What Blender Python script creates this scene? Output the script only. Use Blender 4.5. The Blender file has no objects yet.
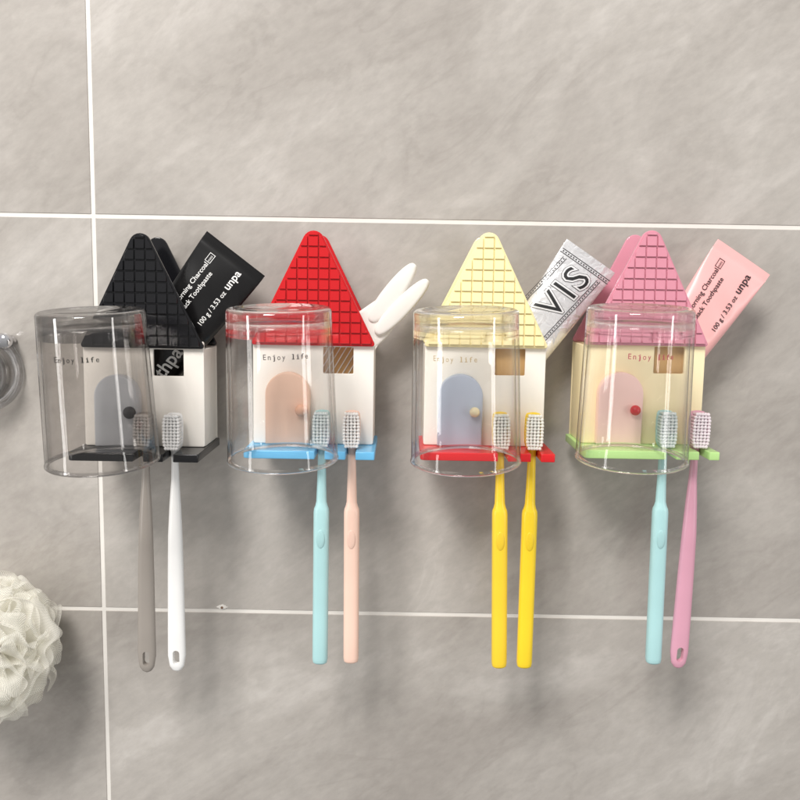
import bpy, bmesh, math, random
from mathutils import Vector, Matrix
random.seed(7)
S = bpy.context.scene
COL = S.collection
R = math.radians
S.view_settings.view_transform = 'Standard'
try: S.view_settings.look = 'None'
except Exception: pass

# ------------------------------------------------------------------ camera
D, F, PITCH, ROLL = 0.65, 850.0, R(7.0), R(0.95)
fw = Vector((0, math.cos(PITCH), -math.sin(PITCH)))
r0 = Vector((1, 0, 0)); u0 = Vector((0, math.sin(PITCH), math.cos(PITCH)))
rr = r0*math.cos(ROLL) + u0*math.sin(ROLL)
uu = u0*math.cos(ROLL) - r0*math.sin(ROLL)
CAM = Vector((0, -D, D*math.tan(PITCH)))
cd = bpy.data.cameras.new('camera'); co = bpy.data.objects.new('camera', cd); COL.objects.link(co)
cd.sensor_width = 36; cd.lens = 36*F/800; cd.clip_start = 0.01; cd.clip_end = 50
m = Matrix((rr, uu, -fw)).transposed().to_4x4(); m.translation = CAM
co.matrix_world = m
S.camera = co

def P(px, py, y):
    d = fw + rr*((px-400)/F) - uu*((py-400)/F)
    return CAM + d*((y-CAM.y)/d.y)

# ------------------------------------------------------------------ materials
def lin(c):
    return tuple(((v/255)/12.92 if v/255 <= .04045 else ((v/255+.055)/1.055)**2.4) for v in c)+(1,)

def plastic(name, rgb, rough=.35, var=.04, bump=.02, spec=.5, metal=0, crinkle=0):
    mt = bpy.data.materials.new(name); mt.use_nodes = True
    nt = mt.node_tree; b = nt.nodes['Principled BSDF']
    c = lin(rgb)
    tc = nt.nodes.new('ShaderNodeTexCoord')
    n = nt.nodes.new('ShaderNodeTexNoise'); n.inputs['Scale'].default_value = 55; n.inputs['Detail'].default_value = 4
    nt.links.new(tc.outputs['Object'], n.inputs['Vector'])
    mx = nt.nodes.new('ShaderNodeMix'); mx.data_type = 'RGBA'
    mx.inputs[6].default_value = tuple(v*(1-var) for v in c[:3])+(1,)
    mx.inputs[7].default_value = tuple(min(1, v*(1+var)) for v in c[:3])+(1,)
    nt.links.new(n.outputs['Fac'], mx.inputs[0]); nt.links.new(mx.outputs[2], b.inputs['Base Color'])
    b.inputs['Roughness'].default_value = rough
    b.inputs['Specular IOR Level'].default_value = spec
    b.inputs['Metallic'].default_value = metal
    if bump or crinkle:
        n2 = nt.nodes.new('ShaderNodeTexNoise'); n2.inputs['Scale'].default_value = 110 if crinkle else 900
        n2.inputs['Distortion'].default_value = 1.2 if crinkle else 0
        nt.links.new(tc.outputs['Object'], n2.inputs['Vector'])
        bp = nt.nodes.new('ShaderNodeBump'); bp.inputs['Strength'].default_value = crinkle or bump*2
        bp.inputs['Distance'].default_value = .004 if crinkle else .0003
        nt.links.new(n2.outputs['Fac'], bp.inputs['Height']); nt.links.new(bp.outputs['Normal'], b.inputs['Normal'])
    return mt

def clear(name, tint, edge, rough=.03, base=.03, top=.62, start=.55, power=4.0, glass=0):
    """clear acrylic: transparent body, absorbing more where the wall is seen edge on, gloss rising at grazing angles"""
    mt = bpy.data.materials.new(name); mt.use_nodes = True
    nt = mt.node_tree; nt.nodes.clear()
    out = nt.nodes.new('ShaderNodeOutputMaterial')
    lw = nt.nodes.new('ShaderNodeLayerWeight'); lw.inputs['Blend'].default_value = .5
    rp = nt.nodes.new('ShaderNodeValToRGB')
    rp.color_ramp.elements[0].color = tint+(1,); rp.color_ramp.elements[0].position = start
    rp.color_ramp.elements[1].color = edge+(1,); rp.color_ramp.elements[1].position = 1
    nt.links.new(lw.outputs['Facing'], rp.inputs[0])
    tr = nt.nodes.new('ShaderNodeBsdfTransparent'); nt.links.new(rp.outputs[0], tr.inputs[0])
    gl = nt.nodes.new('ShaderNodeBsdfGlossy'); gl.inputs['Roughness'].default_value = rough
    pw = nt.nodes.new('ShaderNodeMath'); pw.operation = 'POWER'; pw.inputs[1].default_value = power
    nt.links.new(lw.outputs['Facing'], pw.inputs[0])
    ma = nt.nodes.new('ShaderNodeMath'); ma.operation = 'MULTIPLY_ADD'; ma.inputs[1].default_value = top; ma.inputs[2].default_value = base
    nt.links.new(pw.outputs[0], ma.inputs[0])
    mx = nt.nodes.new('ShaderNodeMixShader')
    nt.links.new(ma.outputs[0], mx.inputs[0]); nt.links.new(tr.outputs[0], mx.inputs[1]); nt.links.new(gl.outputs[0], mx.inputs[2])
    last = mx
    if glass:           # solid pieces (base, rim) also bend the light
        gs = nt.nodes.new('ShaderNodeBsdfGlass'); gs.inputs['IOR'].default_value = 1.45; gs.inputs['Roughness'].default_value = .02
        gs.inputs['Color'].default_value = tuple(tint)+(1,)
        m3 = nt.nodes.new('ShaderNodeMixShader'); m3.inputs[0].default_value = glass
        nt.links.new(mx.outputs[0], m3.inputs[1]); nt.links.new(gs.outputs[0], m3.inputs[2]); last = m3
    nt.links.new(last.outputs[0], out.inputs[0])
    return mt

# ------------------------------------------------------------------ mesh helpers
def finish(me, ang=35, mat=None):
    for p in me.polygons: p.use_smooth = True
    me.set_sharp_from_angle(angle=R(ang))
    if mat: me.materials.append(mat)
    return me

def add(name, me, parent=None, loc=(0,0,0), rot=(0,0,0)):
    o = bpy.data.objects.new(name, me); COL.objects.link(o)
    o.location = loc; o.rotation_euler = rot
    if parent: o.parent = parent
    return o

def thing(name, label, cat, loc, rot=(0,0,0), group=None):
    o = bpy.data.objects.new(name, None); COL.objects.link(o); o.empty_display_size = .01
    o.location = loc; o.rotation_euler = rot
    o['label'] = label; o['category'] = cat
    if group: o['group'] = group
    return o

def eval_mesh(cu):
    o = bpy.data.objects.new('tmp', cu); COL.objects.link(o)
    dg = bpy.context.evaluated_depsgraph_get(); dg.update()
    me = bpy.data.meshes.new_from_object(o.evaluated_get(dg))
    bpy.data.objects.remove(o); bpy.data.curves.remove(cu)
    return me

def plate_bm(splines, thick, bev=.0006):
    """flat plate in XY, thickness along Z centred on 0, holes allowed, edges rounded"""
    cu = bpy.data.curves.new('c', 'CURVE'); cu.dimensions = '2D'; cu.fill_mode = 'BOTH'
    cu.extrude = max(thick/2-bev, 1e-5); cu.bevel_depth = bev; cu.bevel_resolution = 2; cu.offset = -bev
    for pts in splines:
        s = cu.splines.new('POLY'); s.points.add(len(pts)-1); s.use_cyclic_u = True
        for q, (x, y) in zip(s.points, pts): q.co = (x, y, 0, 1)
    me = eval_mesh(cu)
    bm = bmesh.new(); bm.from_mesh(me); bpy.data.meshes.remove(me)
    bmesh.ops.remove_doubles(bm, verts=bm.verts, dist=2e-6)
    bmesh.ops.recalc_face_normals(bm, faces=bm.faces)
    return bm

def to_mesh(bm, name, mat, ang=35):
    me = bpy.data.meshes.new(name); bm.to_mesh(me); bm.free()
    return finish(me, ang, mat)

def stand(bm, y):       # XY plate -> XZ plate centred on depth y, front facing -Y
    bmesh.ops.transform(bm, matrix=Matrix(((1,0,0,0),(0,0,-1,y),(0,1,0,0),(0,0,0,1))), verts=bm.verts)
    return bm

def rounded(pts, rad, n=6):
    out = []; N = len(pts)
    for i in range(N):
        p = Vector(pts[i]); a = Vector(pts[i-1]); b = Vector(pts[(i+1) % N])
        r = rad[i] if isinstance(rad, (list, tuple)) else rad
        if r <= 0: out.append(tuple(p)); continue
        da = (a-p).normalized(); db = (b-p).normalized()
        ang = da.angle(db); t = r/math.tan(ang/2)
        c = p + (da+db).normalized()*(r/math.sin(ang/2))
        s = p+da*t-c; e = p+db*t-c
        a0 = math.atan2(s.y, s.x); a1 = math.atan2(e.y, e.x)
        dlt = (a1-a0+math.pi) % (2*math.pi)-math.pi
        for k in range(n+1):
            th = a0+dlt*k/n; out.append((c.x+r*math.cos(th), c.y+r*math.sin(th)))
    return out

def rect(x0, x1, y0, y1): return [(x0,y0),(x1,y0),(x1,y1),(x0,y1)]

def clip_convex(poly, clip):
    out = poly
    for i in range(len(clip)):
        a = clip[i]; b = clip[(i+1) % len(clip)]
        def side(p): return (b[0]-a[0])*(p[1]-a[1])-(b[1]-a[1])*(p[0]-a[0])
        inp = out; out = []
        for j in range(len(inp)):
            p, q = inp[j], inp[(j+1) % len(inp)]
            sp, sq = side(p), side(q)
            if sp >= 0: out.append(p)
            if sp*sq < 0:
                t = sp/(sp-sq); out.append((p[0]+(q[0]-p[0])*t, p[1]+(q[1]-p[1])*t))
        if len(out) < 3: return []
    return out

def lathe(profile, seg=96, closed=True):
    bm = bmesh.new(); rings = []
    for r, z in profile:
        if r < 1e-7: rings.append([bm.verts.new((0,0,z))])
        else: rings.append([bm.verts.new((r*math.cos(2*math.pi*k/seg), r*math.sin(2*math.pi*k/seg), z)) for k in range(seg)])
    pairs = list(zip(rings, rings[1:]))
    if closed: pairs.append((rings[-1], rings[0]))
    for A, B in pairs:
        if len(A) == 1 and len(B) == 1: continue
        for k in range(seg):
            k2 = (k+1) % seg
            if len(A) == 1: bm.faces.new((A[0], B[k], B[k2]))
            elif len(B) == 1: bm.faces.new((A[k], B[0], A[k2]))
            else: bm.faces.new((A[k], B[k], B[k2], A[k2]))
    bmesh.ops.recalc_face_normals(bm, faces=bm.faces)
    return bm

def loft(secs, seg=24):
    """secs: (z, half width x, half depth y, centre y, centre x, exponent)"""
    bm = bmesh.new(); rings = []
    for z, a, b, yc, xc, e in secs:
        ring = []
        for k in range(seg):
            t = 2*math.pi*k/seg; c, s = math.cos(t), math.sin(t)
            ring.append(bm.verts.new((xc+a*math.copysign(abs(c)**(2/e), c), yc+b*math.copysign(abs(s)**(2/e), s), z)))
        rings.append(ring)
    for A, B in zip(rings, rings[1:]):
        for k in range(seg): bm.faces.new((A[k], A[(k+1)%seg], B[(k+1)%seg], B[k]))
    bm.faces.new(rings[0]); bm.faces.new(rings[-1])
    bmesh.ops.recalc_face_normals(bm, faces=bm.faces)
    return bm

def interp(tab, n):
    """smooth resample of a table of sections along z"""
    out = []
    for i in range(n):
        t = i/(n-1)*(len(tab)-1); k = min(int(t), len(tab)-2); f = t-k
        f = f*f*(3-2*f)*.5+f*.5
        out.append(tuple(tab[k][j]*(1-f)+tab[k+1][j]*f for j in range(len(tab[0]))))
    return out

def text_geo(s, size, off=0.0, mono=None, space=1.0):
    """flat lettering: list of verts (x,y) and faces, starting at x=0 on the baseline"""
    V, Fc = [], []
    items = [(s, 0)] if mono is None else [(ch, i*mono) for i, ch in enumerate(s) if ch != ' ']
    for st, x0 in items:
        cu = bpy.data.curves.new('t', 'FONT'); cu.body = st; cu.size = size; cu.resolution_u = 3; cu.offset = off; cu.space_character = space
        if mono is not None: cu.align_x = 'CENTER'
        me = eval_mesh(cu); b = len(V)
        if size > .012:         # large letters: cut finer so that they can follow the film
            bm = bmesh.new(); bm.from_mesh(me)
            bmesh.ops.triangulate(bm, faces=bm.faces)
            for it in range(5):
                lg = [e for e in bm.edges if e.calc_length() > .0022]
                if not lg: break
                bmesh.ops.subdivide_edges(bm, edges=lg, cuts=1)
                bmesh.ops.triangulate(bm, faces=bm.faces)
            bm.to_mesh(me); bm.free()
        xs = [v.co.x for v in me.vertices]; mid = (min(xs)+max(xs))/2 if mono is not None else 0
        wid = max(xs)-min(xs)
        # typewriter spacing: narrow letters are stretched a little towards the cell
        k = 1 if mono is None else min(1.5, max(.8, .62*mono/max(wid, 1e-6)))
        V += [((v.co.x-mid)*k+x0, v.co.y) for v in me.vertices]
        Fc += [[b+i for i in p.vertices] for p in me.polygons]
        bpy.data.meshes.remove(me)
        if mono is not None and st in 'ijl':      # slab feet of the typewriter face
            bars = [(-.30*mono, .30*mono, 0, .075*size)]
            bars.append((-.28*mono, .02*mono, (.44 if st != 'l' else .64)*size, (.44 if st != 'l' else .64)*size+.07*size))
            if st == 'j': bars = bars[1:]
            for x1, x2, y1, y2 in bars:
                b = len(V); V += [(x0+x1,y1),(x0+x2,y1),(x0+x2,y2),(x0+x1,y2)]; Fc.append([b,b+1,b+2,b+3])
    return V, Fc

class Acc:
    def __init__(s): s.v = []; s.f = []
    def put(s, V, Fc, fn):
        b = len(s.v); s.v += [fn(x, y) for x, y in V]; s.f += [[b+i for i in f] for f in Fc]
    def mesh(s, name, mat):
        me = bpy.data.meshes.new(name); me.from_pydata(s.v, [], s.f); me.materials.append(mat); return me

# ------------------------------------------------------------------ wall
def tile_material():
    mt = bpy.data.materials.new('grey marbled tile'); mt.use_nodes = True
    nt = mt.node_tree; N = nt.nodes; L = nt.links; b = N['Principled BSDF']
    g = N.new('ShaderNodeNewGeometry')
    off = N.new('ShaderNodeVectorMath'); off.operation = 'SUBTRACT'; off.inputs[1].default_value = (GX, 0, GZ0)
    L.new(g.outputs['Position'], off.inputs[0])
    sn = N.new('ShaderNodeVectorMath'); sn.operation = 'SNAP'; sn.inputs[1].default_value = (TW, 9, TH)
    L.new(off.outputs[0], sn.inputs[0])
    ml = N.new('ShaderNodeVectorMath'); ml.operation = 'MULTIPLY'; ml.inputs[1].default_value = (3.71, 0, 5.37)
    L.new(sn.outputs[0], ml.inputs[0])
    ad = N.new('ShaderNodeVectorMath'); ad.operation = 'ADD'
    L.new(g.outputs['Position'], ad.inputs[0]); L.new(ml.outputs[0], ad.inputs[1])
    mp = N.new('ShaderNodeMapping'); mp.vector_type = 'TEXTURE'
    mp.inputs['Rotation'].default_value = (0, R(-34), 0); mp.inputs['Scale'].default_value = (2.1, 1, 1)
    L.new(ad.outputs[0], mp.inputs[0])
    def noise(sc, det, dist, rough=.55):
        n = N.new('ShaderNodeTexNoise'); n.inputs['Scale'].default_value = sc; n.inputs['Detail'].default_value = det
        n.inputs['Distortion'].default_value = dist; n.inputs['Roughness'].default_value = rough
        L.new(mp.outputs[0], n.inputs['Vector']); return n
    n1 = noise(7, 8, .8, .60); n2 = noise(8, 10, .9, .62); n3 = noise(150, 6, 0, .65); n4 = noise(15, 8, 1.1, .58)
    r1 = N.new('ShaderNodeValToRGB')
    r1.color_ramp.elements[0].position = .30; r1.color_ramp.elements[0].color = lin((162,156,150))
    r1.color_ramp.elements[1].position = .70; r1.color_ramp.elements[1].color = lin((188,183,177))
    L.new(n1.outputs['Fac'], r1.inputs[0])
    def ridge(n, width, strength):
        sb = N.new('ShaderNodeMath'); sb.operation = 'SUBTRACT'; sb.inputs[1].default_value = .5; L.new(n.outputs['Fac'], sb.inputs[0])
        ab = N.new('ShaderNodeMath'); ab.operation = 'ABSOLUTE'; L.new(sb.outputs[0], ab.inputs[0])
        r2 = N.new('ShaderNodeMapRange'); r2.interpolation_type = 'SMOOTHSTEP'
        r2.inputs[1].default_value = 0; r2.inputs[2].default_value = width; r2.inputs[3].default_value = strength; r2.inputs[4].default_value = 0
        L.new(ab.outputs[0], r2.inputs[0]); return r2
    msk = N.new('ShaderNodeMapRange'); msk.inputs[1].default_value = .42; msk.inputs[2].default_value = .66; L.new(n1.outputs['Fac'], msk.inputs[0])
    def veil(prev, rd, col, inv=False):
        mlt = N.new('ShaderNodeMath'); mlt.operation = 'MULTIPLY'; L.new(rd.outputs[0], mlt.inputs[0])
        if inv:
            s1 = N.new('ShaderNodeMath'); s1.operation = 'SUBTRACT'; s1.inputs[0].default_value = 1; L.new(msk.outputs[0], s1.inputs[1]); L.new(s1.outputs[0], mlt.inputs[1])
        else: L.new(msk.outputs[0], mlt.inputs[1])
        mx = N.new('ShaderNodeMix'); mx.data_type = 'RGBA'; mx.inputs[7].default_value = lin(col)
        L.new(mlt.outputs[0], mx.inputs[0]); L.new(prev, mx.inputs[6]); return mx.outputs[2]
    c = veil(r1.outputs[0], ridge(n2, .055, .34), (207,202,197))
    c = veil(c, ridge(n4, .035, .24), (205,200,195))
    c = veil(c, ridge(n4, .05, .28), (150,144,138), True)
    mx2 = N.new('ShaderNodeMix'); mx2.data_type = 'RGBA'; mx2.blend_type = 'OVERLAY'; mx2.inputs[0].default_value = .20
    L.new(c, mx2.inputs[6]); L.new(n3.outputs['Fac'], mx2.inputs[7])
    L.new(mx2.outputs[2], b.inputs['Base Color'])
    b.inputs['Roughness'].default_value = .20
    b.inputs['Specular IOR Level'].default_value = .5
    bp = N.new('ShaderNodeBump'); bp.inputs['Strength'].default_value = .06; bp.inputs['Distance'].default_value = .001
    L.new(n1.outputs['Fac'], bp.inputs['Height']); L.new(bp.outputs['Normal'], b.inputs['Normal'])
    return mt

g1 = P(94, 216, 0); g2 = P(103, 609, 0)
GX = (g1.x+g2.x)/2; TH = g1.z-g2.z; TW = 2*TH; GZ0 = g2.z
GR = .0023
mt_tile = tile_material()
mt_grout = plastic('white grout', (230,226,220), .8, .08, .05)
bm = bmesh.new()
for i in range(-2, 3):
    for j in range(-2, 4):
        x0 = GX+i*TW+GR/2; x1 = GX+(i+1)*TW-GR/2; z0 = GZ0+j*TH+GR/2; z1 = GZ0+(j+1)*TH-GR/2
        e = .0007
        lo = [bm.verts.new(v) for v in ((x0,.0012,z0),(x1,.0012,z0),(x1,.0012,z1),(x0,.0012,z1))]
        hi = [bm.verts.new(v) for v in ((x0+e,0,z0+e),(x1-e,0,z0+e),(x1-e,0,z1-e),(x0+e,0,z1-e))]
        bm.faces.new(hi)
        for k in range(4): bm.faces.new((lo[k], lo[(k+1)%4], hi[(k+1)%4], hi[k]))
xa, xb, za, zb = GX-2*TW, GX+3*TW, GZ0-2*TH, GZ0+4*TH
fgr = bm.faces.new([bm.verts.new(v) for v in ((xa,.0006,za),(xb,.0006,za),(xb,.0006,zb),(xa,.0006,zb))])
fgr.material_index = 1
me = bpy.data.meshes.new('wall'); bm.to_mesh(me); bm.free()
me.materials.append(mt_tile); me.materials.append(mt_grout)
wall = add('wall', me); wall['kind'] = 'structure'
# chipped spot on the lower grout line
cp = P(222, 607, 0)
bm = bmesh.new(); bmesh.ops.create_icosphere(bm, subdivisions=3, radius=.0028)
for v in bm.verts:
    v.co *= 1+.25*math.sin(v.co.x*2600+1)*math.cos(v.co.z*2100); v.co.y *= .16; v.co.x *= 1.5; v.co.z *= .7
ch = add('grout_chip', to_mesh(bm, 'grout_chip', mt_grout), wall, cp)
bm = bmesh.new(); bmesh.ops.create_icosphere(bm, subdivisions=2, radius=.0011)
for v in bm.verts: v.co.y *= .3
add('chip_hollow', to_mesh(bm, 'chip_hollow', plastic('brown hollow', (120,92,74), .8)), ch, (0,-.0004,-.0004))

# ------------------------------------------------------------------ houses
YF = -.055           # outer face of the front wall
YB = -.013           # rear face of the house, on a mounting pad
DZ = .0045
HW, EZ, AZ = .0424, .0665+DZ, .1445+DZ
def roof_outline(z0=EZ-.001, ztop=AZ):
    r = .0076; slope = .495
    half = math.atan(slope)
    va = ztop + r*(1/math.sin(half)-1)
    w0 = (va-z0)*slope
    pts = [(-w0, z0), (w0, z0), (0, va)]
    return rounded(pts, [.0018, .0018, r], 8)
ROOF = roof_outline()
def inset_poly(poly, d):
    n = len(poly); out = []
    for i in range(n):
        a = Vector(poly[i-1]); p = Vector(poly[i]); b = Vector(poly[(i+1)%n])
        n1 = Vector((-(p-a).y, (p-a).x)).normalized(); n2 = Vector((-(b-p).y, (b-p).x)).normalized()
        nn = (n1+n2).normalized(); out.append(tuple(p+nn*(d/max(.4, nn.dot(n1)))))
    return out
ROOF_IN = inset_poly(ROOF, .0012)

def roof_mesh(mat):
    bm = stand(plate_bm([ROOF], .003, .0006), YF-.0016)
    yb = YF-.0031; pitch = .0074; gap = .0009
    nr = int((AZ-EZ)/pitch)+2
    for j in range(nr):
        z0 = EZ+.0004+j*pitch
        for i in range(-7, 8):
            x0 = (i-.5)*pitch
            c = clip_convex(rect(x0+gap/2, x0+pitch-gap/2, z0+gap/2, z0+pitch-gap/2), ROOF_IN)
            if len(c) < 3: continue
            area = abs(sum(c[k][0]*c[(k+1)%len(c)][1]-c[(k+1)%len(c)][0]*c[k][1] for k in range(len(c))))/2
            if area < 3e-6: continue
            cx = sum(p[0] for p in c)/len(c); cz = sum(p[1] for p in c)/len(c)
            def hgt(z): return .0018-.0008*(z-z0)/pitch
            lo = [bm.verts.new((x, yb+.0005, z)) for x, z in c]
            mi = [bm.verts.new((x, yb-hgt(z)+.00025, z)) for x, z in c]
            k = 1-.00025/.0037
            hi = [bm.verts.new((cx+(x-cx)*k, yb-hgt(z), cz+(z-cz)*k)) for x, z in c]
            n = len(c)
            for q in range(n):
                bm.faces.new((lo[q], lo[(q+1)%n], mi[(q+1)%n], mi[q]))
                bm.faces.new((mi[q], mi[(q+1)%n], hi[(q+1)%n], hi[q]))
            bm.faces.new(hi)
    bmesh.ops.recalc_face_normals(bm, faces=bm.faces)
    return to_mesh(bm, 'roof', mat, 25)

def ball(rad, mat, name, seg=24):
    bm = bmesh.new(); bmesh.ops.create_uvsphere(bm, u_segments=seg, v_segments=seg//2, radius=rad)
    return to_mesh(bm, name, mat, 60)

HOUSES = [
  dict(apex=(141,235), eave=345, roof=(20,20,23), wall=(246,241,233), base=(22,22,24), door=(226,230,236), knob=(70,70,74), kr=.0044,
       label='house shaped holder with black roof and grey arched door, leftmost on the tiled wall', pr=.0440,
       brushes=[('A',(146,452),(147,672),(154,147,140),(244,242,240)), ('A',(175,452),(177,671),(243,243,242),(254,254,253))],
       cup=((94,306),(105,462)), txt=1),
  dict(apex=(314,232), eave=343, roof=(198,27,33), wall=(249,244,236), base=(112,190,236), door=(248,208,184), knob=(245,190,160), kr=.0042,
       label='house shaped holder with red roof, peach arched door and light blue base plate', pr=.0445,
       brushes=[('B',(322,452),(320,663),(178,220,222),(245,253,254)), ('B',(352,452),(351,662),(249,212,194),(254,250,247))],
       cup=((280,306),(284,462)), txt=14),
  dict(apex=(489,233), eave=346, roof=(248,234,180), wall=(249,244,233), base=(220,34,40), door=(190,200,217), knob=(244,230,190), kr=.0036,
       label='house shaped holder with pale yellow roof, blue grey door and red base plate', pr=.0465,
       brushes=[('B',(500,452),(499,667),(252,214,56),(254,253,244)), ('B',(532,452),(524,667),(253,216,46),(254,253,245))],
       cup=((464,307),(467,464)), txt=-16),
  dict(apex=(651,232), eave=343, roof=(211,141,158), wall=(250,235,193), base=(186,226,146), door=(254,214,206), knob=(210,26,36), kr=.0036,
       label='house shaped holder with pink roof, pale pink door and light green base plate', pr=.0465,
       brushes=[('B',(663,452),(653,663),(178,220,222),(245,253,254)), ('A',(695,452),(678,668),(220,162,182),(254,243,248))],
       cup=((637,306),(631,462)), txt=-1.5),
]

def house(h, idx):
    ap = P(*h['apex'], YF); ev = P(h['apex'][0], h['eave'], YF-.003)
    zb = ((ap.z-AZ) + (ev.z-EZ))/2
    h['x'] = ap.x; h['z'] = zb
    t = thing('house_toothbrush_holder', h['label'], 'toothbrush holder', (ap.x, 0, zb), (0,0,0), 'house shaped toothbrush holders in a row on the wall')
    mw = plastic('house wall', h['wall'], .34); mr = plastic('roof', h['roof'], .13); mb = plastic('base', h['base'], .25)
    win = rect(.0068, .0280, .0505, .0692)
    bmw = stand(plate_bm([rounded(rect(-HW, HW, .0002, EZ+.004), .0015, 4), rounded(win, .0008, 3)], .0026, .0005), YF+.0013)
    add('front_wall', to_mesh(bmw, 'front_wall', mw), t)
    if idx >= 2:        # tan board standing behind the window
        mbk = plastic('tan board', (198,160,106), .35, .18)
        add('window_backing', to_mesh(stand(plate_bm([rect(.0030, .0320, .0470, .0700)], .0012, .0002), YF+.0050), 'window_backing', mbk), t)
    for sx in (-1, 1):
        b = plate_bm([rect(YF+.0032, YB-.0030, .0002, EZ-.0015)], .0024, .0004)
        bmesh.ops.transform(b, matrix=Matrix(((0,0,1,sx*(HW-.0014)),(1,0,0,0),(0,1,0,0),(0,0,0,1))), verts=b.verts)
        bmesh.ops.recalc_face_normals(b, faces=b.faces)
        add('side_wall', to_mesh(b, 'side_wall', mw), t)
    add('back_wall', to_mesh(stand(plate_bm([rect(-HW, HW, .0002, EZ-.0012)], .0028, .0004), YB-.0014), 'back_wall', mw), t)
    add('mounting_pad', to_mesh(stand(plate_bm([rounded(rect(-.028, .028, .008, .064), .006, 5)], -YB-.0005, .0008), YB/2), 'mounting_pad', mw), t)
    add('roof', roof_mesh(mr), t)
    add('roof_back', to_mesh(stand(plate_bm([ROOF], .003, .0007), YB-.0018), 'roof_back', mr), t)
    yfr = -.083; w = .0450; wr = h['pr']
    sl = []
    for kind, top, bot, c1, c2 in h['brushes']:
        q = P(top[0], top[1]-2, -.064); sl.append(q.x-ap.x)
    pts = [(-w, YB), (-w, yfr)]
    rad = [.001, .004]
    for sx in sl:
        pts += [(sx-.0034, yfr), (sx-.0034, -.0608), (sx+.0034, -.0608), (sx+.0034, yfr)]; rad += [.0008, .0032, .0032, .0008]
    if sl[1]+.0050 < wr: pts += [(wr, yfr)]; rad += [.001]
    pts += [(wr, YB)]; rad += [.001]
    bb = plate_bm([rounded(pts, rad, 4)], .0056, .0006)
    bmesh.ops.translate(bb, vec=(0,0,-.0028), verts=bb.verts)
    add('base_plate', to_mesh(bb, 'base_plate', mb), t)
    dx, dw, dh = -.0172, .0155, .0515
    arch = [(dx-dw, .0012), (dx+dw, .0012)] + [(dx+dw*math.cos(a), dh-dw+dw*math.sin(a)) for a in [math.pi*k/28 for k in range(29)]]
    md = plastic('door', h['door'], .36)
    d = add('door', to_mesh(stand(plate_bm([arch], .0088, .0010), YF-.0043), 'door', md), t)
    mk = plastic('knob', h['knob'], .25)
    add('door_knob', ball(h['kr'], mk, 'door_knob'), d, (dx+.0098, YF-.0106, .0255))
    return t

for i, h in enumerate(HOUSES): h['obj'] = house(h, i)

# ------------------------------------------------------------------ cups
CH = .0945+DZ
RB, RT = .0354, .0330
def cup_mesh(mat, mat2):
    R0, R1, H, w = RB, RT, CH, .0022
    lip = .0028
    pf = [(R0-w*.55, 0), (R0-.0006, .0002), (R0+.0004, .0010), (R0+.0004, .0020), (R0-.0001, lip)]
    for k in range(1, 9): t = k/8; pf.append((R0+(R1-R0)*t, lip+(H-.0055-lip)*t))
    for k in range(1, 9):
        a = math.pi/2*k/8; pf.append((R1-.0030+.0030*math.cos(a), H-.0032+.0030*math.sin(a)))
    pf += [(R1-.0065, H), (R1-.0085, H-.0010), (0, H-.0012)]      # foot ring with a shallow recess
    Hi = H-.0080; Ri = R1-w
    pf += [(0, Hi+.0010), (Ri-.016, Hi+.0006), (Ri-.007, Hi-.0002)]
    for k in range(1, 8):
        a = math.pi/2*(1-k/7); pf.append((Ri-.004+.004*math.cos(a), Hi-.0044+.004*math.sin(a)))
    zi = Hi-.0044
    for k in range(1, 8): t = k/7; pf.append((Ri+(R0-w-Ri)*t, zi*(1-t)+lip*t))
    pf += [(R0-w-.0002, .0012), (R0-w+.0005, .0002)]
    me = to_mesh(lathe(pf, 128), 'cup', mat, 60)
    me.materials.append(mat2)
    for p in me.polygons:
        z = p.center.z
        if z < lip-.0001 or z > Hi-.0040: p.material_index = 1
    return me

mt_smoke = clear('smoked acrylic', (.878,.868,.86), (.50,.49,.48), .02, .035, .6)
mt_smoke2 = clear('smoked acrylic base', (.74,.73,.725), (.36,.355,.35), .03, .08, .65, .3, 2, glass=.4)
mt_clear = clear('clear acrylic', (.998,.995,.993), (.58,.57,.56), .02, .032, .75, .6, 4.8)
mt_clear2 = clear('clear acrylic base', (.97,.965,.96), (.60,.59,.58), .02, .08, .7, .4, 2, glass=.5)
CUPL = ['smoky grey translucent cup upside down before the black roofed house',
        'clear cup upside down before the red roofed house with peach door',
        'clear cup upside down before the yellow roofed house with blue grey door',
        'clear cup upside down before the pink roofed house with pink lettering']
TXC = [(12,10,10), (84,74,72), (180,160,124), (176,74,90)]
YC = -.1085; LEAN = R(4.5)
for i, h in enumerate(HOUSES):
    a = P(*h['cup'][0], YC); b = P(*h['cup'][1], YC)
    cx = (a.x+b.x)/2; tilt = (a.x-b.x)/.094
    tilt = max(-.03, min(.03, tilt*.6))
    zc = h['z']-.0013
    c = thing('cup', CUPL[i], 'cup', (cx-tilt*.045, YC, zc), (LEAN, tilt, 0), 'upside down cups hung before the houses')
    cb = add('cup_body', cup_mesh(*((mt_smoke, mt_smoke2) if i == 0 else (mt_clear, mt_clear2))), c)
    acc = Acc(); pitch = .00285
    V, Fc = text_geo('Enjoy life', .0047, .00003, mono=pitch)
    z0 = .0707; rad = RB-(RB-RT)*(z0/CH)+.0004; th0 = R(h['txt'])
    def wrap(x, y):
        th = th0+(x-4.5*pitch)/rad
        return (rad*math.sin(th), -rad*math.cos(th), z0+y)
    acc.put(V, Fc, wrap)
    add('lettering', acc.mesh('lettering', plastic('cup ink', TXC[i], .6)), c)

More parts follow.
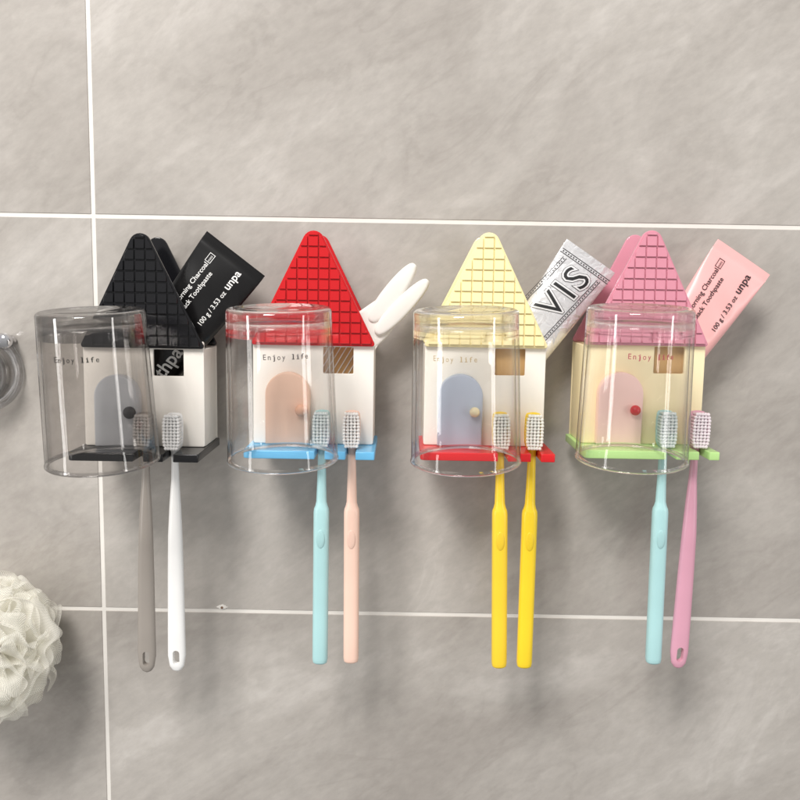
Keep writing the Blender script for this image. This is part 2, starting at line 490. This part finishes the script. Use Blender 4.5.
# ------------------------------------------------------------------ toothbrushes
def bristles(mat, matedge):
    bm = bmesh.new(); seg = 10
    nz, nx = 11, 5
    for j in range(nz):
        z = .0024+j*(.0216/(nz-1))
        t = (z-.0132)/.0128; ww = .0058*math.sqrt(max(.16, 1-abs(t)**5))
        for i in range(nx):
            x = (-1+2*(i+.5)/nx)*ww
            ln = .0090+random.uniform(-.00025,.00025)
            dx = x*.05+random.uniform(-.00006,.00006); dz = (z-.0132)*.04+random.uniform(-.00006,.00006)
            ed = 1 if (i in (0, nx-1) or j in (0, nz-1)) else 0
            rings = []
            for f, rd in ((0,.00100),(.55,.00112),(.88,.00124),(.95,.00112),(.99,.00080),(1.0,.00036)):
                rings.append([bm.verts.new((x+dx*f+rd*math.cos(2*math.pi*k/seg), -.0022-ln*f, z+dz*f+rd*math.sin(2*math.pi*k/seg))) for k in range(seg)])
            for q, (A, B) in enumerate(zip(rings, rings[1:])):
                for k in range(seg): bm.faces.new((A[k], A[(k+1)%seg], B[(k+1)%seg], B[k])).material_index = ed if q < 2 else 0
            bm.faces.new(rings[-1])
    bmesh.ops.recalc_face_normals(bm, faces=bm.faces)
    me = to_mesh(bm, 'bristles', mat, 60); me.materials.append(matedge); return me

def bristle_mat(c):
    """nylon filaments: diffuse with light passing through"""
    mt = plastic('bristle', c, .55, bump=0, var=.02)
    nt = mt.node_tree; b = nt.nodes['Principled BSDF']; out = nt.nodes['Material Output']
    tl = nt.nodes.new('ShaderNodeBsdfTranslucent'); tl.inputs[0].default_value = lin(c)
    mx = nt.nodes.new('ShaderNodeMixShader'); mx.inputs[0].default_value = .18
    nt.links.new(b.outputs[0], mx.inputs[1]); nt.links.new(tl.outputs[0], mx.inputs[2])
    nt.links.new(mx.outputs[0], out.inputs[0])
    return mt

def handle_mesh(kind, L, mat):
    head = [(.0258,.0016,.0008,0,0,2.4),(.0252,.0044,.0019,0,0,2.6),(.0236,.0054,.0023,0,0,2.8),(.020,.0058,.0024,0,0,3),(.012,.0059,.0024,0,0,3),
            (.0045,.0056,.0024,0,0,2.8),(.0018,.0048,.0024,0,0,2.4),(.0003,.0036,.0024,0,0,2.2),(-.002,.0029,.0024,0,0,2)]
    if kind == 'A':
        body = [(-.010,.0025,.0024,0,0,2),(-.022,.0028,.0027,0,0,2),(-.040,.0040,.0034,-.0006,0,2.2),(-.062,.0050,.0040,-.0012,0,2.3),(-.09,.0056,.0038,-.0008,0,2.4),
                (-L+.028,.0062,.0034,0,0,2.6),(-L+.012,.0064,.0030,.0004,0,2.8),(-L+.004,.0052,.0026,.0004,0,2.6),(-L+.001,.0032,.0018,.0004,0,2.3),(-L,.001,.0008,.0004,0,2)]
    else:
        body = [(-.012,.0029,.0026,0,0,2),(-.028,.0033,.0030,0,0,2),(-.0395,.0037,.0035,0,0,2),(-.0425,.0044,.0042,0,0,2.2),(-.0445,.0052,.0047,0,0,2.5),(-.047,.0055,.0049,0,0,2.6),(-.07,.0055,.0049,0,0,2.7),
                (-.10,.0055,.0049,0,0,2.7),(-L+.004,.0055,.0049,0,0,2.7),(-L+.0012,.0051,.0044,0,0,2.6),(-L+.0002,.0038,.0032,0,0,2.3),(-L,.0015,.0012,0,0,2)]
    tab = head+body
    bm = loft(interp(tab, (len(tab)-1)*3+1), 28)
    if kind == 'B': return to_mesh(bm, 'handle', mat, 60)
    me = bpy.data.meshes.new('hm'); bm.to_mesh(me); bm.free()
    o = add('tmp_handle', me)
    w, h0, h1 = .0024, -L+.0055, -L+.0165
    pill = [(w*math.cos(a), h1-w+w*math.sin(a)) for a in [math.pi*k/10 for k in range(11)]]+[(w*math.cos(a), h0+w+w*math.sin(a)) for a in [math.pi+math.pi*k/10 for k in range(11)]]
    cme = bpy.data.meshes.new('cm'); cb = stand(plate_bm([pill], .03, .00001), 0); cb.to_mesh(cme); cb.free()
    co_ = add('tmp_cut', cme)
    md = o.modifiers.new('b', 'BOOLEAN'); md.operation = 'DIFFERENCE'; md.object = co_; md.solver = 'EXACT'
    dg = bpy.context.evaluated_depsgraph_get(); dg.update()
    res = bpy.data.meshes.new_from_object(o.evaluated_get(dg))
    bpy.data.objects.remove(o); bpy.data.objects.remove(co_)
    res.materials.clear()
    return finish(res, 50, mat)

BL = [['translucent grey toothbrush hanging at the black roofed house, beside a white one', 'white toothbrush with a slot hole at its end, hanging at the black roofed house'],
      ['pale blue toothbrush hanging at the red roofed house, left of a peach one', 'peach toothbrush hanging from the blue base of the red roofed house'],
      ['yellow toothbrush hanging behind the cup rim, left of the yellow pair', 'yellow toothbrush hanging clear of the cup, right of the yellow pair'],
      ['pale blue toothbrush hanging at the pink roofed house, left of a pink one', 'pink toothbrush with a slot hole at its end, hanging at the pink roofed house']]
for hi, h in enumerate(HOUSES):
    for bi, (kind, top, bot, c1, c2) in enumerate(h['brushes']):
        a = P(top[0], top[1]-2, -.064); b = P(bot[0], bot[1], -.064)
        base = Vector((a.x, -.064, h['z']+.0002))
        ang = math.atan2(base.x-b.x, base.z-b.z); L = (base-b).length
        t = thing('toothbrush', BL[hi][bi], 'toothbrush', base, (0, ang, 0), 'toothbrushes hanging from the holders')
        mh = plastic('brush handle', c1, .3)
        hd = add('handle', handle_mesh(kind, L, mh), t)
        ce = tuple(int(.5*u+.5*v) for u, v in zip(c1, c2))
        add('bristles', bristles(bristle_mat(c2), bristle_mat(ce)), t)
        if kind == 'B':
            bm = bmesh.new(); bmesh.ops.create_uvsphere(bm, u_segments=24, v_segments=12, radius=1)
            for v in bm.verts: v.co = Vector((v.co.x*.0029, v.co.y*.0007, v.co.z*.0068))
            dk = tuple(int(v*.96) for v in c1)
            add('grip_pad', to_mesh(bm, 'grip_pad', plastic('grip pad', dk, .35), 80), hd, (0,-.0049,-.0655))

# ------------------------------------------------------------------ toothpaste tubes
def tube_dims(s, L, W):
    t = max(0, (s-.006)/(L-.006))
    w = W*(1-.30*t**1.2); d = .0007+.0115*t**.75
    return w, d
def make_tube(corners, L, colour, label, rough, metal, lines, ink, group, yc=-.0335, crinkle=0, slant=0, dent=.05):
    a = P(*corners[0], yc); b = P(*corners[1], yc); c = (a+b)/2
    W = (a-b).length/2
    d = (b-a).normalized(); ang = math.atan2(-d.z, d.x)
    axis = Vector((math.sin(ang), 0, math.cos(ang)))
    t = thing('toothpaste_tube', label, 'toothpaste tube', c-axis*L, (0, ang, 0), group)
    secs = []
    n = 60
    def wob(l, s): return 1+dent*math.sin(l*160+s*90)+dent*.6*math.sin(s*310-l*220)
    for i in range(n+1):
        s = L*i/n; w, dd = tube_dims(s, L, W)
        secs.append((L-s, w, dd, 0, 0, 2.4 if s < .01 else 2.2))
    bm = loft(secs, 96)
    for v in bm.verts:          # crimp ridges + soft dents
        s = L-v.co.z
        if s < .0062: v.co.y += math.copysign(.00018, v.co.y)*math.sin(s*5200)
        else: v.co.y *= wob(v.co.x, s)
    mat = plastic('tube film', colour, rough, .05, .0, metal=metal, crinkle=crinkle)
    add('tube_body', to_mesh(bm, 'tube_body', mat, 40), t)
    w, dd = tube_dims(L, L, W)
    add('cap', to_mesh(loft([(0,w*.98,dd*.98,0,0,2.1),(-.004,w*.55,dd*.7,0,0,2),(-.005,.0085,.0085,0,0,2),(-.016,.008,.008,0,0,2)], 32), 'cap', plastic('tube cap', (235,235,235), .4)), t)
    acc = Acc(); halo = Acc()
    for kind, txt, size, s0, l0, off in lines:
        def surf(s, l, lift=.00045):
            w_, d_ = tube_dims(s, L, W)
            u = min(.97, abs(l)/w_)
            y = d_*(1-u**2.2)**(1/2.2)
            if s > .0062: y *= wob(l, s)
            return (l, -y-lift, L-s)
        if kind in ('text', 'outlined'):
            V, Fc = text_geo(txt, size, off, space=1.16 if slant else 1)
            wd = max(v[0] for v in V)
            lift = .00075 if kind == 'outlined' else .00045
            acc.put(V, Fc, lambda x, y: surf(s0+wd-x, l0-y-(wd-x)*slant, lift))
            if kind == 'outlined':      # pale gap and a fine dark line around each letter
                for o2, lf, dst in ((off+.0012, .00060, halo), (off+.0015, .00045, acc)):
                    V, Fc = text_geo(txt, size, o2, space=1.16)
                    dst.put(V, Fc, lambda x, y: surf(s0+wd-x, l0-y-(wd-x)*slant, lf))
        else:                   # 'bar': strip on the film, given as l1, l2, s1, s2
            l1, l2, s1, s2 = txt
            nn = 40 if max(abs(l2-l1), abs(s2-s1)) > .01 else 4; V = []
            if abs(l2-l1) > abs(s2-s1):
                for k in range(nn+1): V += [(l1+(l2-l1)*k/nn, s1), (l1+(l2-l1)*k/nn, s2)]
            else:
                for k in range(nn+1): V += [(l1, s1+(s2-s1)*k/nn), (l2, s1+(s2-s1)*k/nn)]
            Fc = [[2*k, 2*k+2, 2*k+3, 2*k+1] for k in range(nn)]
            acc.put(V, Fc, lambda x, y: surf(y, x-(y-.012)*slant))
    lt = add('lettering', acc.mesh('lettering', plastic('tube print', ink, .5, bump=0)), t)
    if halo.v: add('letter_outline', halo.mesh('letter_outline', plastic('tube outline', (232,232,233), .35, bump=0, metal=.1)), lt)
    return t

ln = [('text', 'Morning Charcoal', .0050, .0180, -.0105, .00005),
      ('text', 'mini', .0028, .0118, -.0112, 0),
      ('bar', (-.0146,-.0142,.0106,.0168), 0, 0, 0, 0), ('bar', (-.0104,-.0100,.0106,.0168), 0, 0, 0, 0),
      ('bar', (-.0146,-.0100,.0103,.0107), 0, 0, 0, 0), ('bar', (-.0146,-.0100,.0167,.0171), 0, 0, 0, 0),
      ('text', 'Black Toothpaste', .0050, .0215, -.0040, .00005),
      ('text', '100 g / 3.53 oz', .0050, .0265, .0120, .00005),
      ('text', 'unpa', .0080, .0090, .0120, .00012)]
G = 'toothpaste tubes leaning in the house holders'
make_tube(((207,231),(265,276)), .118, (15,14,15), 'black toothpaste tube with white lettering leaning out beside the black roof', .25, 0,
          ln+[('text', 'thpa', .0135, .0790, .0135, .0002)], (240,240,238), G)
make_tube(((718,239),(770,275)), .112, (248,186,184), 'pink toothpaste tube with dark lettering leaning out beside the pink roof', .28, 0, ln, (58,40,44), G)
vis = [('outlined', 'VIS', .0270, .0140, .0098, -.0001),
       ('bar', (-.0210,.0210,.0066,.0070), 0, 0, 0, 0), ('bar', (-.0210,.0210,.0094,.0098), 0, 0, 0, 0),
       ('bar', (-.0140,-.0136,.0115,.080), 0, 0, 0, 0), ('bar', (-.0166,-.0162,.0115,.080), 0, 0, 0, 0),
       ('bar', (.0130,.0134,.0115,.080), 0, 0, 0, 0), ('bar', (.0156,.0160,.0115,.080), 0, 0, 0, 0)]
for k in range(30):      # fine ornament between the border lines
    s_ = .0125+k*.0022
    vis += [('bar', (-.0155,-.0147,s_,s_+.0008), 0,0,0,0), ('bar', (.0141,.0149,s_,s_+.0008), 0,0,0,0)]
for k in range(18):
    l_ = -.0196+k*.0022
    vis.append(('bar', (l_,l_+.0009,.0078,.0087), 0,0,0,0))
make_tube(((567,239),(615,273)), .108, (242,242,244), 'silver white toothpaste tube with big black letters leaning beside the yellow roof', .27, .5, vis, (34,34,36), G, crinkle=.32, slant=.16, dent=.06)

# ------------------------------------------------------------------ white two eared item in the red house
yb = -.032
base = P(374, 324, yb)
mtw = plastic('white soft plastic', (243,240,234), .35)
t = thing('bunny_ear_spatula', 'white flat item with two rabbit ear prongs sticking out beside the red roof', 'spatula', base)
def ear(px0, px1, w, yoff):
    a = P(*px0, yb)-base; b = P(*px1, yb)-base
    ax = Vector((b.x-a.x, b.z-a.z)); Ln = ax.length; ax.normalize(); nr = Vector((-ax.y, ax.x))
    A = Vector((a.x, a.z)); n = 56; pts = []
    for k in range(n):
        th = 2*math.pi*k/n; u = .5-.5*math.cos(th)
        wid = w*math.copysign(abs(math.sin(th))**.75, math.sin(th))*(1.05-.12*u)
        pts.append(tuple(A+ax*(Ln*u)-nr*wid))
    return stand(plate_bm([pts], .0052, .0023), yoff)
add('ear', to_mesh(ear((370,322),(415,264), .0069, 0), 'ear', mtw, 60), t)
add('ear', to_mesh(ear((376,334),(428,280), .0066, -.0018), 'ear', mtw, 60), t)
a = P(394,303,yb)-base; b = P(334,372,yb)-base
A = Vector((a.x,a.z)); B = Vector((b.x,b.z)); ax = B-A; nr = Vector((-ax.y, ax.x)).normalized(); M = A+ax*.32
hp = [tuple(A+nr*.0095), tuple(A-nr*.0095), tuple(M-nr*.0150), tuple(B-nr*.008), tuple(B+nr*.008), tuple(M+nr*.0125)][::-1]
add('handle', to_mesh(stand(plate_bm([rounded(hp, [.005,.004,.004,.005,.004,.004], 5)], .0046, .0018), .0012), 'handle', mtw, 60), t)
mtan = plastic('tan grip', (210,168,114), .5)
c0 = A+(B-A)*.84
grip = add('grip', to_mesh(stand(plate_bm([rounded(rect(c0.x-.018, c0.x+.014, c0.y-.018, c0.y+.014), .003, 4)], .003, .0008), -.0045), 'grip', mtan), t)
gb = bmesh.new()
for k in range(-4, 5):
    cxk = c0.x+k*.0042
    q = plate_bm([[(cxk-.0075, c0.y-.013), (cxk-.0066, c0.y-.013), (cxk+.0081, c0.y+.012), (cxk+.0072, c0.y+.012)]], .001, .0002)
    stand(q, -.0064); tmp = bpy.data.meshes.new('q'); q.to_mesh(tmp); q.free(); gb.from_mesh(tmp); bpy.data.meshes.remove(tmp)
add('grip_ribs', to_mesh(gb, 'grip_ribs', mtw), grip)

# ------------------------------------------------------------------ bath puff
def puff_material():
    mt = bpy.data.materials.new('cream net'); mt.use_nodes = True
    nt = mt.node_tree; N = nt.nodes; L = nt.links; N.clear()
    out = N.new('ShaderNodeOutputMaterial'); uv = N.new('ShaderNodeUVMap')
    sp = N.new('ShaderNodeSeparateXYZ'); L.new(uv.outputs[0], sp.inputs[0])
    def mth(op, a, b=None):
        n = N.new('ShaderNodeMath'); n.operation = op
        for i_, v in enumerate((a, b)):
            if v is None: continue
            if isinstance(v, (int, float)): n.inputs[i_].default_value = v
            else: L.new(v, n.inputs[i_])
        return n.outputs[0]
    k = math.pi/.0014
    s1 = mth('ABSOLUTE', mth('SINE', mth('MULTIPLY', mth('ADD', sp.outputs[0], sp.outputs[1]), k)))
    s2 = mth('ABSOLUTE', mth('SINE', mth('MULTIPLY', mth('SUBTRACT', sp.outputs[0], sp.outputs[1]), k)))
    mn = mth('MINIMUM', s1, s2)
    rp = N.new('ShaderNodeValToRGB'); rp.color_ramp.elements[0].position = .18; rp.color_ramp.elements[0].color = (.80,)*3+(1,)
    rp.color_ramp.elements[1].position = .55; rp.color_ramp.elements[1].color = (.38,)*3+(1,)
    L.new(mn, rp.inputs[0])
    df = N.new('ShaderNodeBsdfDiffuse'); df.inputs[0].default_value = lin((255,253,246))
    tl = N.new('ShaderNodeBsdfTranslucent'); tl.inputs[0].default_value = lin((255,254,248))
    m1 = N.new('ShaderNodeMixShader'); m1.inputs[0].default_value = .5; L.new(df.outputs[0], m1.inputs[1]); L.new(tl.outputs[0], m1.inputs[2])
    tr = N.new('ShaderNodeBsdfTransparent')
    m2 = N.new('ShaderNodeMixShader'); L.new(rp.outputs[0], m2.inputs[0]); L.new(tr.outputs[0], m2.inputs[1]); L.new(m1.outputs[0], m2.inputs[2])
    L.new(m2.outputs[0], out.inputs[0]); return mt
pc = P(-8, 648, -.048); PR = .0462
t = thing('bath_puff', 'cream white net bath puff hanging at the left edge of the wall', 'bath puff', pc)
bm = bmesh.new(); uvl = bm.loops.layers.uv.new('UVMap')
NR = 115
for k in range(NR):
    z = 1-2*(k+.5)/NR; ph = k*2.39996+random.uniform(-.25,.25); q = math.sqrt(1-z*z)
    d = Vector((q*math.cos(ph), q*math.sin(ph), z))
    tt = d.orthogonal().normalized(); tt.rotate(Matrix.Rotation(random.uniform(0,6.28), 3, d)); bn = d.cross(tt)
    ru = random.uniform(.84, 1.12)*PR; span = random.uniform(.50,.90); fr = random.uniform(6,11); p0 = random.uniform(0,6.28); amp = random.uniform(.005,.010)
    nu, nv = 84, 10; grid = []; uvs = {}
    lean = random.uniform(-.010,.010); curl = random.uniform(-.003,.003)
    for i in range(nu+1):
        u = -span+2*span*i/nu; row = []
        dirv = d*math.cos(u)+tt*math.sin(u)
        edge = max(0, math.cos(u/span*math.pi/2))**.3
        for j in range(nv+1):
            v = j/nv
            rad = ru*(.45+(.55*math.sin(v*1.75)/.984)*(.6+.4*edge))+.0016*math.sin(fr*1.7*u+p0*2)*v
            side = amp*v**1.5*(math.sin(fr*u+p0)+.30*math.sin(2.1*fr*u+p0*3))+lean*v**3+curl*v**6
            p = dirv*rad+bn*side
            p.z *= 1.13
            if pc.y+p.y > -.001: p.y = -.001-pc.y-random.uniform(0,.001)
            vv = bm.verts.new(p); uvs[vv] = (u*ru*1.7, rad); row.append(vv)
        grid.append(row)
    for i in range(nu):
        for j in range(nv):
            f = bm.faces.new((grid[i][j], grid[i+1][j], grid[i+1][j+1], grid[i][j+1]))
            for lp in f.loops: lp[uvl].uv = uvs[lp.vert]
add('netting', to_mesh(bm, 'netting', puff_material(), 180), t)

# ------------------------------------------------------------------ clear suction hook at the left edge
mt_chrome = plastic('chrome', (225,225,228), .08, .01, 0, metal=1)
hc = P(-17, 372, -.004)
t = thing('suction_hook', 'clear and chrome round suction hook cut off by the left edge', 'hook', (hc.x, 0, hc.z))
RX = Matrix.Rotation(R(90), 4, 'X')
def lay(bm_):
    bmesh.ops.transform(bm_, matrix=RX, verts=bm_.verts); return bm_
mt_disc = clear('clear suction plastic', (.96,.955,.95), (.70,.69,.68), .05, .16, .7, .4, 2, glass=.45)
pf = [(0,.0005),(.0290,.0005),(.0305,.0015),(.0305,.0045),(.0292,.0075),(.0280,.016),(.0266,.020),(.024,.0215),(.0215,.020),(.0215,.012),(.018,.0085),(.010,.0075),(0,.0070)]
add('suction_disc', to_mesh(lay(lathe(pf, 64, False)), 'suction_disc', mt_disc, 50), t)
ring = [(.0250+.0016*math.cos(2*math.pi*k/16), .0032+.0016*math.sin(2*math.pi*k/16)) for k in range(16)]
add('chrome_ring', to_mesh(lay(lathe(ring, 64)), 'chrome_ring', mt_chrome, 60), t)
add('chrome_cap', to_mesh(lay(lathe([(0,.0075),(.015,.0075),(.017,.010),(.0165,.014),(.012,.017),(0,.018)], 48, False)), 'chrome_cap', mt_chrome, 50), t)
kb = P(5, 341, -.012)
add('knob', to_mesh(lay(lathe([(0,0),(.004,0),(.0045,.008),(.006,.010),(.0062,.013),(.004,.0155),(0,.016)], 32, False)), 'knob', mt_chrome, 50), t, (kb.x-hc.x, -.002, kb.z-hc.z))

# ------------------------------------------------------------------ light
def area(name, loc, target, size, sy, power, col):
    l = bpy.data.lights.new(name, 'AREA'); l.shape = 'RECTANGLE'; l.size = size; l.size_y = sy; l.energy = power; l.color = col
    o = bpy.data.objects.new(name, l); COL.objects.link(o); o.location = loc
    o.rotation_euler = (Vector(target)-Vector(loc)).to_track_quat('-Z', 'Y').to_euler()
area('ceiling_lamp', (-.55,-1.45,1.50), (0,0,-.22), .62, .62, 47, (1,.968,.932))
area('added_strip_left', (-1.15,-.70,.05), (0,-.05,-.05), .13, .8, 4.6, (1,.98,.95))  # added strip light, not a room fixture: vertical highlights on the cups, some fill
area('added_strip_right', (1.20,-.85,.05), (0,-.05,-.05), .11, .8, 3.4, (1,.98,.95))  # weaker strip added on the right for the same cup streaks
w = bpy.data.worlds.new('World'); S.world = w; w.use_nodes = True
nt = w.node_tree; bg = nt.nodes['Background']
tc = nt.nodes.new('ShaderNodeTexCoord'); sp = nt.nodes.new('ShaderNodeSeparateXYZ'); nt.links.new(tc.outputs['Generated'], sp.inputs[0])
rp = nt.nodes.new('ShaderNodeValToRGB'); mr_ = nt.nodes.new('ShaderNodeMapRange')
mr_.inputs[1].default_value = -1; mr_.inputs[2].default_value = 1; nt.links.new(sp.outputs['Z'], mr_.inputs[0]); nt.links.new(mr_.outputs[0], rp.inputs[0])
rp.color_ramp.elements[0].position = .15; rp.color_ramp.elements[0].color = (.45,.443,.435,1)
rp.color_ramp.elements[1].position = .9; rp.color_ramp.elements[1].color = (.93,.92,.905,1)
nt.links.new(rp.outputs[0], bg.inputs[0]); bg.inputs[1].default_value = .62
